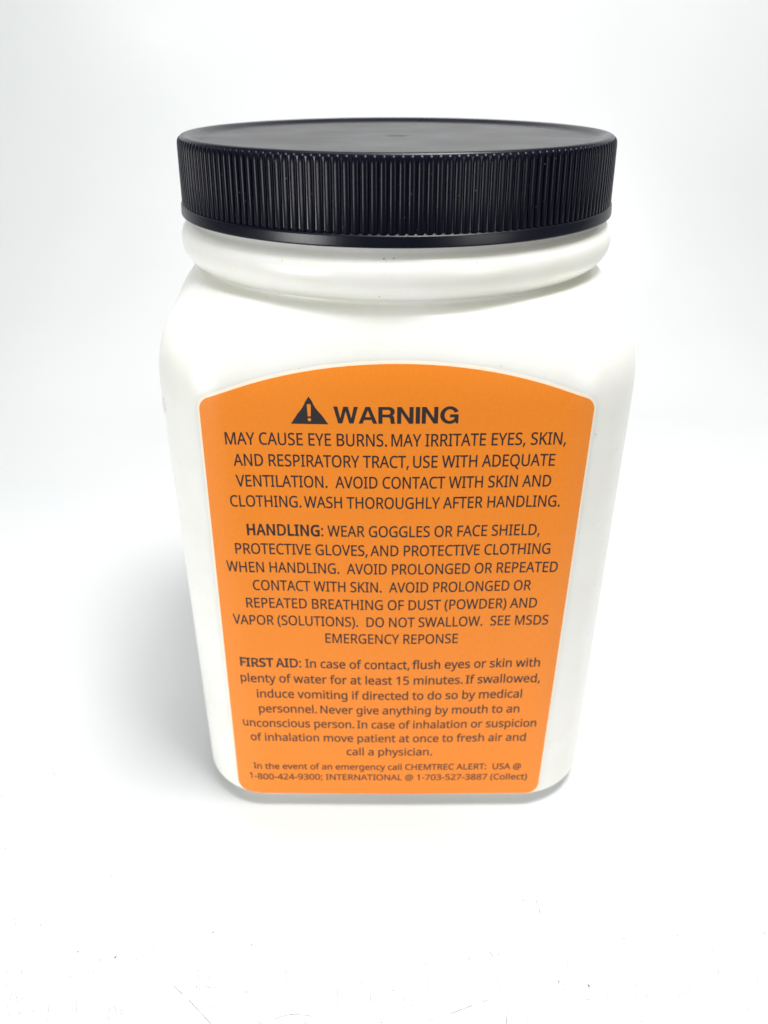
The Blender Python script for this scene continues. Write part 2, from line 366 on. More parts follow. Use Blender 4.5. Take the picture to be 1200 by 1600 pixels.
# ---------------------------------------------------------------- print on the label
SANS = {
  '(': '420|56,384 57,441 61,497 68,553 78,608 90,662 106,715 124,766 146,817 170,865 198,912 228,957 262,1000 378,1000 332,933 292,862 258,788 230,710 209,630 193,550 184,468 181,385 182,331 186,278 193,224 203,171 216,118 231,66 249,16 269,-34 292,-83 318,-130 346,-177 377,-221 262,-221 228,-179 198,-135 170,-89 146,-41 124,8 106,59 90,111 78,164 68,218 61,273 57,328',
  ')': '420|364,384 363,328 359,273 352,218 342,164 330,111 315,59 296,8 275,-41 251,-89 223,-135 192,-179 158,-221 43,-221 74,-177 103,-130 128,-83 151,-34 172,16 189,66 205,118 217,171 227,224 234,278 238,331 239,385 238,440 234,495 227,550 217,604 205,657 189,710 172,761 151,812 128,862 102,910 74,956 42,1000 158,1000 192,957 223,912 251,865 275,817 296,766 315,715 330,662 342,608 352,553 359,497 363,441',
  ',': '375|269,147 237,41 194,-74 148,-181 57,-181 85,-67 109,54 127,162 259,162',
  '-': '451|56,321 56,430 395,430 395,321',
  '.': '375|101,76 107,120 126,148 154,164 186,169 220,164 249,148 268,120 275,76 268,32 249,3 220,-14 186,-20 154,-14 126,3 107,32',
  '0': '801|732,501 731,442 728,386 722,334 714,284 704,238 691,196 675,158 656,123 635,91 610,64 583,40 553,21 519,6 482,-5 442,-12 399,-14 346,-10 297,1 253,21 214,48 179,82 150,123 125,170 104,225 89,285 78,352 71,424 69,501 71,580 77,652 87,718 102,779 120,833 144,880 173,921 207,954 247,981 292,1000 343,1012 399,1015 453,1012 502,1000 546,981 585,954 620,921 650,880 676,833 696,779 712,718 723,652 730,580|192,501 193,436 197,376 203,322 212,273 224,230 239,193 257,162 278,137 303,117 331,102 363,94 399,91 435,94 467,102 496,116 520,136 542,161 560,192 575,229 587,272 596,321 603,376 607,436 608,501 607,567 603,627 596,681 587,729 575,771 560,808 542,839 520,865 496,885 467,899 435,908 399,910 363,908 331,899 303,885 278,865 257,839 239,808 224,771 212,729 203,681 197,627 193,567',
  '1': '801|497,0 377,0 377,699 377,768 380,820 382,871 342,833 296,794 189,707 125,790 395,1000 497,1000',
  '2': '801|728,0 67,0 67,102 329,367 457,501 481,531 502,560 520,588 535,617 547,646 555,676 560,708 562,741 559,780 549,814 534,842 513,866 486,885 456,898 423,906 385,909 350,907 317,903 286,895 257,884 144,814 78,896 165,957 267,999 295,1005 324,1010 354,1013 385,1014 430,1012 472,1006 511,996 546,982 578,964 606,943 630,918 651,890 667,859 678,825 685,788 688,748 686,709 680,672 670,636 655,601 638,567 617,533 593,499 566,466 431,324 223,118 223,112 728,112',
  '3': '801|690,766 689,734 684,703 676,676 665,650 651,626 635,605 615,587 593,570 569,556 542,544 514,534 483,527 483,521 540,511 588,495 629,473 662,445 688,412 707,374 718,332 721,284 719,242 711,202 698,165 681,130 658,97 629,69 595,45 555,24 510,7 459,-5 401,-12 338,-14 192,-2 159,5 126,15 94,26 63,41 63,155 95,141 129,128 163,117 199,107 235,99 270,94 305,91 339,90 401,93 455,103 498,119 533,142 559,171 578,205 589,243 592,287 590,317 584,344 574,368 560,389 541,407 519,422 493,435 464,445 430,453 394,459 355,462 312,464 216,464 216,569 314,569 353,570 390,575 422,582 452,592 478,606 500,621 520,639 536,659 557,705 564,758 561,792 552,822 537,848 515,870 489,888 458,900 422,908 382,910 286,900 205,870 130,826 69,910 97,931 128,950 163,967 201,983 242,997 286,1006 332,1012 381,1014 454,1010 518,996 571,975 614,944 648,907 671,864 686,818',
  '4': '801|773,227 627,227 627,0 508,0 508,227 29,227 29,332 500,1006 627,1006 627,338 773,338|508,653 509,719 511,776 513,827 515,874 510,874 482,817 450,765 150,338 508,338',
  '5': '801|385,613 435,611 481,605 524,594 563,578 599,559 630,536 657,509 680,478 698,444 711,406 719,364 721,319 718,269 710,223 696,180 676,141 652,105 622,75 588,48 548,26 505,8 456,-4 404,-12 347,-14 202,0 170,8 140,17 113,28 88,41 88,157 115,142 144,129 176,118 211,109 246,101 281,95 315,92 349,91 385,92 418,97 449,104 478,114 504,127 527,144 547,163 564,186 578,211 588,240 593,272 595,307 591,353 580,393 561,428 535,457 501,480 457,497 405,507 345,510 255,503 174,489 112,528 150,1000 651,1000 651,888 255,888 231,598 296,608',
  '7': '801|190,0 601,888 62,888 62,1000 732,1000 732,905 326,0',
  '8': '801|399,1014 442,1012 482,1007 520,999 555,987 586,971 615,953 639,931 660,906 677,878 689,847 696,812 699,775 697,745 692,718 684,693 673,669 659,648 643,627 624,608 604,590 508,529 620,463 644,444 666,423 685,401 701,377 714,351 724,323 729,292 731,259 729,219 721,181 708,146 690,114 668,85 642,60 611,38 576,20 538,5 496,-6 451,-12 403,-14 351,-12 304,-6 260,4 221,18 185,36 155,57 129,82 107,110 90,141 78,176 71,214 69,255 70,288 76,319 85,348 97,374 113,398 131,421 151,442 174,461 276,522 187,586 151,624 124,668 114,692 107,718 102,746 101,776 103,813 111,847 123,878 140,905 161,930 186,952 215,970 246,986 281,998 318,1007 358,1012|189,254 192,219 202,187 218,158 241,132 270,111 307,96 350,87 401,84 449,87 491,96 527,111 557,132 580,158 597,188 607,221 611,258 604,304 585,344 554,379 512,410 401,464 378,472 275,415 238,382 211,345 195,302|398,915 361,912 328,905 298,894 271,877 249,857 234,832 224,803 221,770 227,723 246,683 275,651 312,624 405,577 492,623 527,651 554,684 571,724 577,770 574,803 565,832 549,857 528,877 501,894 471,905 436,912',
  '9': '801|728,573 716,403 709,361 700,320 689,281 675,243 659,207 640,172 618,140 594,110 566,82 535,58 500,37 462,19 420,5 374,-6 324,-12 269,-14 204,-11 143,0 143,105 202,92 266,87 313,89 356,95 394,105 428,119 458,137 485,157 509,180 529,207 547,235 562,266 574,300 584,335 604,490 595,490 542,431 506,408 464,389 441,383 415,378 387,375 357,374 316,376 277,383 240,394 207,410 176,429 149,453 125,481 106,513 90,548 79,587 72,630 70,676 73,727 80,774 92,817 110,857 132,893 158,924 188,951 221,973 259,991 299,1004 343,1011 389,1014 424,1012 458,1007 491,999 522,987 552,971 580,953 606,930 630,905 652,876 671,843 688,807 702,768 714,724 722,678 727,627|389,910 348,907 310,896 277,878 247,853 223,820 206,780 195,733 192,678 195,632 204,592 218,556 239,526 265,502 298,484 338,474 384,471 416,472 446,477 474,486 500,498 544,529 576,567 597,610 604,654 590,744 550,828 520,862 483,888 439,905',
  ':': '375|101,76 107,120 126,148 154,164 186,169 220,164 249,148 268,120 275,76 268,32 249,3 220,-14 186,-20 154,-14 126,3 107,32|101,675 107,720 126,749 154,765 186,770 220,765 249,749 268,720 275,675 268,632 249,602 220,585 186,580 154,585 126,602 107,632',
  ';': '375|256,147 224,41 181,-74 136,-181 43,-181 64,-97 84,-6 102,83 115,162 246,162|98,675 104,720 123,749 151,765 183,770 217,765 246,749 265,720 272,675 265,632 246,602 217,585 183,580 151,585 123,602 104,632',
  '@': '1259|1178,500 1163,374 1155,344 1144,315 1132,288 1118,263 1101,239 1083,218 1064,199 1042,183 1019,170 993,160 965,155 936,153 905,155 878,162 854,174 834,190 804,230 789,275 782,275 767,250 750,227 730,206 707,188 681,172 652,161 620,155 584,153 534,157 490,171 452,193 419,224 394,263 376,307 365,357 361,413 364,458 370,500 382,540 398,576 418,610 442,640 469,665 501,688 535,705 573,718 614,726 658,728 779,718 873,695 859,410 857,375 857,360 864,299 883,263 911,245 944,239 984,248 1018,275 1032,295 1044,317 1055,342 1064,370 1071,401 1076,433 1079,466 1080,501 1077,564 1067,622 1050,674 1027,722 999,764 965,802 926,833 883,860 836,881 785,896 732,905 675,908 617,905 563,898 511,886 464,870 419,849 379,824 342,796 309,763 280,727 254,689 232,647 214,602 200,554 190,504 184,451 182,396 185,330 194,269 210,214 231,163 258,118 291,79 330,45 375,18 425,-4 480,-20 540,-29 606,-32 649,-31 690,-27 730,-22 770,-13 908,28 908,-67 772,-109 734,-116 693,-121 651,-124 606,-125 527,-121 453,-109 385,-90 324,-63 268,-29 220,12 178,60 144,114 116,175 97,241 85,314 81,392 84,456 91,518 104,577 122,634 144,688 172,738 203,784 239,827 280,866 325,900 374,929 426,954 483,974 544,989 608,997 675,1000 729,998 780,991 829,981 876,966 920,947 962,924 1000,897 1036,866 1068,832 1096,794 1120,753 1141,709 1157,661 1169,610 1176,557|471,410 473,369 480,333 491,303 506,280 548,250 602,239 639,243 670,254 695,273 715,298 730,330 742,366 750,406 755,451 763,626 717,636 660,640 627,638 598,632 572,621 549,606 529,588 513,568 499,545 489,520 481,494 475,467 472,439',
  'A': '895|763,0 643,310 246,310 127,0 0,0 391,1004 504,1004 894,0|493,724 479,765 460,826 445,874 431,817 415,765 402,724 289,422 605,422',
  'B': '910|422,1000 510,997 586,986 651,969 705,945 747,912 777,869 795,816 801,752 800,724 796,697 789,671 779,648 752,606 715,572 692,558 668,547 640,538 611,531 611,524 641,518 671,510 698,500 725,487 749,473 770,455 789,435 805,412 818,385 827,355 833,322 835,284 832,241 824,200 811,163 793,130 769,100 742,74 710,51 673,33 632,19 588,8 539,2 487,0 136,0 136,1000|447,574 506,577 555,585 594,597 623,616 644,639 659,667 668,700 671,738 667,776 656,809 638,836 613,856 579,872 537,883 487,890 427,892 262,892 262,574|262,469 262,106 464,106 525,110 576,119 617,136 648,158 671,186 687,218 697,254 700,294 695,344 677,387 646,421 600,447 571,457 537,464 498,468 454,469',
  'C': '885|564,903 525,902 488,897 453,888 420,876 389,861 361,842 335,821 311,796 290,769 271,738 256,705 242,669 232,630 224,589 220,546 218,500 221,440 228,385 240,333 257,286 279,243 305,205 336,173 372,146 412,124 458,109 508,100 563,97 688,108 803,136 803,27 687,-4 545,-14 472,-10 405,2 344,21 290,49 242,84 200,125 165,173 137,228 114,289 98,355 89,426 85,501 87,557 93,610 103,661 117,709 135,754 156,796 181,835 209,871 242,903 277,932 317,956 360,977 406,993 456,1005 509,1012 566,1014 604,1013 641,1010 678,1005 714,999 749,990 782,980 813,968 842,955 791,849 688,887 659,894 629,899 597,902',
  'D': '1022|937,510 933,429 921,355 902,288 875,228 840,175 799,129 751,90 696,57 635,32 568,14 494,4 415,0 136,0 136,1000 444,1000 517,996 585,986 648,968 706,944 758,913 804,875 843,830 877,779 903,722 922,658 933,587|804,506 801,569 793,627 779,678 760,724 735,764 706,798 671,827 631,851 586,869 537,882 484,890 426,892 262,892 262,108 398,108 493,114 575,133 645,164 702,208 747,264 779,332 798,413',
  'E': '779|695,0 136,0 136,1000 695,1000 695,889 262,889 262,577 669,577 669,468 262,468 262,111 695,111',
  'F': '727|262,0 136,0 136,1000 695,1000 695,889 262,889 262,535 668,535 668,424 262,424',
  'G': '1020|570,528 916,528 916,38 752,-1 564,-14 490,-10 421,2 359,21 303,48 252,83 209,124 172,172 141,226 117,287 99,352 89,424 85,500 89,576 101,646 120,712 147,772 181,826 222,874 270,915 324,950 385,978 452,998 525,1010 604,1014 645,1013 685,1010 725,1005 763,999 902,955 854,846 735,887 701,894 667,899 632,902 597,903 539,900 486,891 437,876 392,854 352,827 317,795 287,758 262,715 242,668 228,616 220,560 217,500 219,442 227,388 239,337 256,289 278,246 305,208 338,174 377,146 421,124 472,108 530,98 594,95 706,102 790,119 790,416 570,416',
  'H': '1038|901,0 775,0 775,466 262,466 262,0 136,0 136,1000 262,1000 262,577 775,577 775,1000 901,1000',
  'I': '475|417,0 56,0 56,73 174,99 174,899 56,927 56,1000 417,1000 417,927 300,899 300,99 417,73',
  'K': '867|867,0 718,0 364,478 262,388 262,0 136,0 136,1000 262,1000 262,507 347,602 434,697 704,1000 852,1000 455,564',
  'L': '734|136,0 136,1000 262,1000 262,112 699,112 699,0',
  'M': '1270|577,0 248,877 242,877 247,805 251,711 252,606 252,0 136,0 136,1000 322,1000 630,181 636,181 950,1000 1134,1000 1134,0 1010,0 1010,615 1011,712 1015,803 1020,875 1014,875 681,0',
  'N': '1064|929,0 782,0 246,831 241,831 246,754 250,660 252,559 252,0 136,0 136,1000 282,1000 815,172 821,172 817,239 813,338 811,436 811,1000 929,1000',
  'O': '1094|1008,501 1007,445 1001,391 992,339 979,291 962,245 942,203 919,163 891,127 861,95 826,67 789,43 747,22 702,6 654,-5 603,-12 548,-14 491,-12 438,-5 388,7 343,23 302,44 264,68 229,96 199,128 172,164 149,203 129,245 113,291 101,340 92,392 87,446 85,503 89,577 98,647 114,712 136,772 164,826 199,874 241,916 289,951 344,979 406,999 474,1011 549,1015 621,1011 687,999 747,980 801,952 849,917 891,875 927,827 956,772 979,712 995,647 1005,577|218,501 221,441 227,384 238,332 254,284 273,241 298,204 328,171 362,144 401,123 445,107 494,98 548,95 602,98 651,107 695,123 733,144 767,171 796,204 821,241 840,284 856,332 867,384 873,441 875,501 870,591 856,670 831,739 797,798 752,844 696,878 628,898 549,905 495,902 446,893 401,878 362,856 328,830 298,798 273,760 254,718 238,670 227,619 221,562',
  'P': '847|401,1000 492,995 570,981 635,957 686,923 725,881 754,830 770,772 776,706 775,675 771,645 764,616 756,588 744,560 729,534 711,509 689,486 664,465 635,446 602,429 566,415 525,404 480,396 431,391 377,389 262,389 262,0 136,0 136,1000|389,892 262,892 262,497 363,497 408,498 450,502 487,509 521,518 551,529 576,544 597,562 615,583 628,607 638,634 644,666 646,700 642,746 630,785 611,818 584,845 549,865 505,880 451,889',
  'Q': '1094|1008,501 1006,442 1000,385 990,331 975,280 957,232 935,188 908,148 878,112 844,80 806,53 763,30 717,11 957,-238 776,-238 583,-13 565,-13 548,-14 491,-12 438,-5 388,7 343,23 302,44 264,68 229,96 199,128 172,164 149,203 129,245 113,291 101,340 92,392 87,446 85,503 89,577 98,647 114,712 136,772 164,826 199,874 241,916 289,951 344,979 406,999 474,1011 549,1015 621,1011 687,999 747,980 801,952 849,917 891,875 927,827 956,772 979,712 995,647 1005,577|218,501 221,441 227,384 238,332 254,284 273,241 298,204 328,171 362,144 401,123 445,107 494,98 548,95 602,98 651,107 695,123 733,144 767,171 796,204 821,241 840,284 856,332 867,384 873,441 875,501 870,591 856,670 831,739 797,798 752,844 696,878 628,898 549,905 495,902 446,893 401,878 362,856 328,830 298,798 273,760 254,718 238,670 227,619 221,562',
  'R': '871|412,1000 471,998 525,992 574,982 617,968 655,951 687,929 715,903 737,874 754,840 766,803 773,761 776,716 774,677 769,643 759,611 746,583 731,557 713,535 693,515 672,498 576,448 850,0 703,0 461,413 262,413 262,0 136,0 136,1000|405,891 262,891 262,520 412,520 469,523 517,532 558,547 590,568 614,595 632,628 642,666 646,710 644,741 639,769 631,794 620,815 587,849 541,873 512,881 480,886 444,890',
  'S': '769|703,268 700,224 692,185 679,148 660,116 636,86 607,60 574,38 536,20 494,5 448,-6 399,-12 346,-14 239,-8 146,8 71,34 71,154 197,113 235,105 273,100 312,96 352,95 387,96 420,100 449,106 476,115 520,139 552,171 571,210 577,256 572,301 556,339 527,371 484,401 342,462 229,513 185,543 148,576 120,613 100,655 93,679 88,704 85,731 84,759 87,798 94,833 107,866 125,896 147,922 173,946 203,966 237,983 275,997 315,1006 358,1012 403,1014 444,1013 482,1010 519,1005 555,999 679,958 640,850 527,888 497,895 465,900 433,902 401,903 370,902 343,899 318,893 296,885 259,863 232,834 217,798 211,758 217,711 232,674 260,642 301,613 430,556 472,540 511,523 547,505 579,487 608,467 633,446 654,423 672,398 685,370 695,339 701,305',
  'T': '779|452,0 326,0 326,889 14,889 14,1000 763,1000 763,889 452,889',
  'U': '1024|896,353 894,302 886,254 873,209 854,166 831,126 801,91 767,61 726,34 680,13 628,-2 571,-11 507,-14 419,-8 343,11 278,43 223,88 181,142 150,205 132,276 126,356 126,1000 252,1000 252,352 256,294 268,243 289,199 317,162 354,133 399,112 452,99 514,95 557,97 596,103 631,114 662,128 688,146 711,167 730,192 745,219 757,249 765,282 770,316 772,353 772,1000 896,1000',
  'V': '840|840,1000 483,0 357,0 0,1000 132,1000 357,359 384,280 404,208 420,140 436,209 457,282 483,361 707,1000',
  'W': '1303|1284,1000 1018,0 891,0 696,655 679,716 664,775 652,823 646,853 641,823 630,775 616,715 598,651 409,0 282,0 17,1000 148,1000 304,389 319,326 333,264 343,206 352,151 361,209 373,270 388,333 405,396 581,1000 711,1000 895,392 913,327 929,263 940,204 950,151 961,225 978,305 999,391 1153,1000',
  'Y': '793|396,508 657,1000 793,1000 459,388 459,0 333,0 333,382 0,1000 137,1000',
  'a': '786|403,763 468,760 523,748 569,729 606,703 635,669 656,625 668,573 672,511 672,0 583,0 559,106 553,106 487,39 450,15 408,-1 301,-14 268,-13 237,-8 208,-1 180,10 154,23 132,40 112,60 95,83 82,110 72,140 66,172 64,209 70,262 86,308 114,348 153,382 203,409 265,429 339,442 424,448 552,452 552,497 549,541 542,577 529,606 511,627 489,643 462,655 431,662 396,664 367,663 339,659 311,654 284,646 185,606 147,699 263,744 297,753 332,759 367,762|440,363 375,358 321,349 278,335 246,318 222,296 205,271 195,241 192,207 202,153 230,115 274,93 329,85 375,89 416,99 454,115 487,138 515,168 535,205 546,249 550,300 550,367',
  'b': '861|242,805 240,716 235,651 242,651 260,674 280,695 304,714 331,731 361,745 395,755 433,761 475,763 541,757 601,739 654,709 700,666 737,611 763,545 779,466 784,375 782,314 775,257 763,206 746,160 725,119 699,84 670,54 637,29 601,10 562,-3 520,-11 475,-14 433,-12 395,-6 361,4 331,18 304,35 280,54 260,74 242,95 232,95 207,0 119,0 119,1064 242,1064|454,661 416,659 382,654 353,644 328,631 306,614 288,593 273,568 262,539 253,505 247,468 244,426 242,380 242,374 245,309 254,252 268,203 288,162 315,130 353,107 400,93 457,88 504,93 545,107 579,130 607,162 629,204 644,253 654,311 657,377 654,443 644,501 629,550 607,590 579,621 544,643 502,657',
  'c': '672|420,-14 372,-11 326,-4 283,9 243,27 206,50 174,78 145,113 121,153 102,198 88,250 80,308 77,371 80,437 89,497 103,550 123,597 148,637 178,672 211,701 249,724 290,742 333,755 380,762 429,765 539,753 626,724 588,622 510,646 426,657 390,655 357,649 327,639 301,625 278,607 258,585 242,559 228,529 218,496 210,459 206,418 204,373 206,329 210,290 218,253 228,220 242,190 258,165 277,143 300,125 325,111 353,100 385,94 419,92 527,105 613,136 613,27 530,-4',
  'd': '861|385,-14 319,-8 259,10 207,41 161,83 124,138 98,205 82,283 77,374 82,465 98,544 125,611 162,666 208,709 260,740 320,759 387,765 442,761 489,750 564,710 619,654 627,654 623,708 619,765 619,1064 742,1064 742,0 643,0 625,101 619,101 564,43 488,1 440,-10|405,88 460,92 506,105 544,125 572,153 593,190 608,235 617,288 620,350 620,373 618,439 609,496 594,546 574,588 546,620 508,644 461,658 403,662 357,658 316,643 282,618 254,583 232,540 217,491 208,434 204,371 208,308 217,252 232,203 254,162 282,130 317,107 358,93',
  'e': '790|409,765 456,762 499,754 539,741 575,723 608,700 636,672 661,640 681,604 698,565 709,522 716,475 718,426 718,352 204,352 210,292 222,239 242,195 270,158 304,128 344,108 391,95 444,91 571,104 685,143 685,35 571,-2 438,-14 387,-11 338,-3 292,10 250,29 211,54 177,84 148,119 123,159 103,204 88,255 80,310 77,370 80,429 87,484 100,535 118,581 141,623 168,659 199,691 235,717 274,738 316,753 361,762|408,664 366,660 329,650 296,632 268,607 245,576 227,539 215,497 207,450 590,450 588,481 585,510 579,537 570,562 545,604 511,637 489,649 465,657 438,662',
  'f': '482|465,655 276,655 276,0 153,0 153,655 21,655 21,713 153,755 153,798 154,844 160,886 169,923 181,955 197,983 217,1007 239,1027 265,1043 293,1056 325,1064 359,1070 396,1071 478,1064 542,1046 510,950 458,964 398,971 344,960 306,929 293,906 283,876 278,841 276,800 276,751 465,751',
  'g': '861|385,765 421,763 456,758 488,749 519,737 548,721 574,701 598,678 620,651 627,651 644,751 742,751 742,-13 740,-64 733,-110 722,-153 706,-191 685,-225 660,-254 630,-279 595,-300 556,-316 511,-327 461,-334 406,-336 257,-324 136,-289 136,-175 164,-188 194,-200 226,-210 261,-218 297,-225 334,-230 373,-233 413,-234 459,-230 499,-220 535,-202 565,-177 589,-146 607,-110 617,-69 620,-22 620,7 622,55 625,99 619,99 598,73 575,49 550,30 522,14 491,2 459,-7 424,-12 387,-14 318,-8 257,12 204,44 159,88 123,144 98,211 82,287 77,374 82,459 98,535 123,601 159,659 204,705 256,738 317,758|402,661 372,659 344,653 318,642 295,627 274,609 256,586 240,560 228,529 217,495 210,458 206,417 204,373 208,307 217,250 233,201 256,160 284,128 318,105 359,91 405,87 458,91 503,102 540,120 570,148 593,184 609,228 622,345 622,374 620,423 616,466 609,505 599,539 586,569 569,594 550,615 527,632 500,645 471,654 438,659',
  'h': '866|242,752 240,697 235,647 244,647 271,683 304,711 385,750 478,763 521,762 561,756 597,747 630,735 658,718 683,698 704,674 721,646 735,613 744,576 750,535 752,489 752,0 630,0 630,480 628,523 620,560 607,591 590,616 566,636 537,650 503,658 462,661 422,659 387,653 357,643 331,630 308,612 290,591 274,566 263,537 254,505 247,469 244,430 242,388 242,0 119,0 119,1064 242,1064',
  'i': '361|242,751 242,0 119,0 119,751|182,1032 209,1027 232,1013 248,989 254,954 248,919 232,895 209,880 182,875 154,880 130,895 114,919 109,954 114,989 130,1013 154,1027',
  'k': '748|241,508 239,450 235,387 241,387 266,419 300,461 331,497 570,751 714,751 410,430 735,0 587,0 326,350 241,276 241,0 119,0 119,1064 241,1064',
  'l': '361|242,0 119,0 119,1064 242,1064',
  'm': '1310|943,765 1002,761 1054,748 1098,728 1133,700 1161,662 1180,614 1192,557 1196,489 1196,0 1074,0 1074,483 1072,525 1065,561 1053,591 1037,616 1016,636 990,650 958,658 922,661 871,657 828,645 793,626 765,598 745,563 730,521 721,471 718,415 718,0 597,0 597,483 592,537 580,582 559,617 529,641 491,656 443,661 407,659 375,653 347,643 324,630 303,612 286,591 272,566 261,538 253,506 247,471 243,432 242,389 242,0 119,0 119,751 218,751 237,648 244,648 270,684 302,714 378,752 465,765 507,763 545,757 579,747 610,734 637,716 660,695 679,669 695,639 702,639 722,669 746,695 774,716 805,734 838,747 872,757 907,763',
  'n': '866|480,765 544,761 598,748 645,728 683,700 713,662 735,614 748,557 752,489 752,0 630,0 630,480 628,523 620,560 607,591 590,616 566,636 537,650 503,658 462,661 405,657 357,644 319,622 290,591 269,552 254,506 245,451 242,389 242,0 119,0 119,751 218,751 237,648 244,648 272,684 306,714 388,752',
  'o': '847|772,377 770,331 766,288 758,248 747,211 734,176 717,144 699,115 677,88 653,65 627,44 598,26 567,12 533,1 498,-8 461,-12 422,-14 385,-12 350,-8 317,1 284,12 254,26 225,44 199,65 175,88 153,115 134,144 117,176 103,211 92,248 84,288 79,331 77,377 80,437 88,492 101,542 119,588 142,628 170,664 203,694 239,719 281,739 325,753 374,762 426,765 475,762 522,753 565,739 606,719 643,694 675,664 703,628 728,588 747,542 761,492 769,437|204,377 206,334 210,294 217,257 228,223 241,193 257,166 277,143 300,123 326,108 355,97 388,90 424,88 461,90 493,97 523,108 549,123 572,143 592,166 608,193 621,223 631,257 638,294 643,334 644,377 643,420 638,460 631,496 620,529 607,559 591,585 571,608 548,627 522,642 493,652 460,659 423,661 369,656 324,642 286,619 256,585 234,544 217,495 208,440',
  'p': '861|476,765 542,759 601,741 654,710 700,668 737,614 763,547 779,468 784,377 782,316 775,259 763,208 746,162 725,121 700,85 671,55 638,30 602,11 562,-3 520,-11 475,-14 421,-10 373,1 296,41 242,95 234,95 239,35 242,-28 242,-336 119,-336 119,751 220,751 237,648 242,648 296,707 331,731 372,749 395,756 420,761 447,764|454,661 418,659 386,654 357,645 332,632 310,616 292,596 277,573 265,546 255,516 249,481 244,443 242,401 242,377 244,332 247,291 253,254 262,220 273,190 288,163 307,141 328,122 354,107 384,97 418,90 457,88 489,91 519,98 546,110 569,126 590,147 608,171 623,198 635,229 645,263 651,299 656,337 657,378 654,439 644,494 629,542 607,584 579,618 544,642 502,656',
  'r': '578|469,765 515,763 557,756 542,643 502,650 461,653 418,648 378,634 341,613 308,583 281,547 260,504 252,480 247,455 243,429 242,401 242,0 119,0 119,751 220,751 234,613 239,613 297,690 333,721 374,744 419,760',
  's': '671|608,207 606,172 599,140 587,111 571,85 551,62 527,42 499,25 468,11 433,0 394,-8 353,-12 308,-14 173,-1 73,34 73,146 181,104 213,96 246,90 278,87 311,85 355,87 392,93 423,102 447,116 478,151 489,196 485,223 473,246 418,291 304,342 179,398 133,429 99,465 78,510 71,566 76,611 91,650 115,684 149,713 191,736 239,752 293,761 353,765 481,751 592,714 550,616 451,650 345,664 309,662 278,658 251,650 229,639 199,610 189,573 194,544 207,520 268,478 382,430 504,375 549,344 581,307 601,262',
  't': '506|370,87 427,92 475,102 475,8 419,-8 349,-14 320,-13 292,-9 266,-3 240,6 217,18 195,34 176,54 160,77 146,105 137,138 131,176 129,218 129,655 22,655 22,714 130,763 179,923 252,923 252,751 469,751 469,655 252,655 252,221 254,189 260,162 271,138 285,120 323,95',
  'u': '866|746,751 746,0 646,0 627,99 622,99 595,64 560,35 478,-2 384,-14 341,-12 301,-7 265,2 233,15 205,31 180,51 159,75 141,104 128,136 118,173 113,214 111,259 111,751 235,751 235,268 238,225 245,189 258,158 276,133 299,113 328,99 362,91 402,88 442,90 477,96 508,106 534,120 557,137 576,159 591,184 603,212 612,244 618,280 622,318 623,360 623,751',
  'v': '711|284,0 0,751 132,751 291,308 315,239 338,167 352,109 357,109 373,168 397,241 420,308 580,751 711,751 426,0',
  'w': '1101|604,424 587,482 572,537 560,585 552,623 546,623 539,585 527,536 513,481 496,423 361,1 221,1 15,752 143,752 246,352 268,270 285,191 296,127 301,127 311,169 323,223 337,279 352,329 485,752 619,752 748,329 768,261 787,190 798,129 804,129 814,188 833,267 854,352 959,752 1085,752 877,1 732,1',
  'y': '714|1,751 133,751 296,324 321,251 343,183 359,119 364,119 391,211 429,325 581,751 714,751 391,-104 377,-138 362,-169 346,-199 328,-226 310,-251 289,-273 266,-292 242,-307 215,-320 185,-329 153,-334 118,-336 59,-333 15,-325 15,-227 53,-232 98,-235 138,-231 173,-219 202,-200 227,-173 265,-102 304,-3',
  ' ': '364|',
}


def parse(g):
    p = g.split('|'); return int(p[0]), [[tuple(map(int, q.split(','))) for q in s.split()] for s in p[1:] if s]
SANS = {k: parse(v) for k, v in SANS.items()}
def _arc(cx, cy, rx, ry, a0, a1, n=14):
    return [(cx+rx*math.cos(math.radians(a0+(a1-a0)*i/n)), cy+ry*math.sin(math.radians(a0+(a1-a0)*i/n))) for i in range(n+1)]
# bold grotesque capitals of the heading, drawn by hand (1000 = cap height)
GROT = {
 'W': (1320, [[(0,1000),(215,1000),(352,300),(530,1000),(765,1000),(938,300),(1082,1000),(1295,1000),(1052,0),(830,0),(645,740),(460,0),(238,0)]]),
 'A': (1010, [[(0,0),(222,0),(292,222),(698,222),(765,0),(990,0),(615,1000),(372,1000)], [(352,392),(637,392),(494,800)]]),
 'R': (985, [[(40,0),(40,1000)]+[(600,1000)]+_arc(600,720,300,280,80,-50,10)+[(860,395),(885,300),(890,130),(905,55),(945,0),(708,0),(680,60),(675,250),(650,340),(590,380),(255,390),(255,0)],
        [(255,555)]+_arc(570,692,110,137,-90,90,8)+[(255,829)]]),
 'N': (975, [[(45,0),(45,1000),(275,1000),(690,320),(690,1000),(905,1000),(905,0),(680,0),(260,680),(260,0)]]),
 'I': (325, [[(50,0),(50,1000),(272,1000),(272,0)]]),
 'G': (1090, [_arc(545,500,505,525,24,302,26)+[(845,128),(872,0),(1010,0),(1010,545),(560,545),(560,368),(808,368),(790,290),(740,215)]+_arc(545,500,280,350,-58,-336,24)]),
}

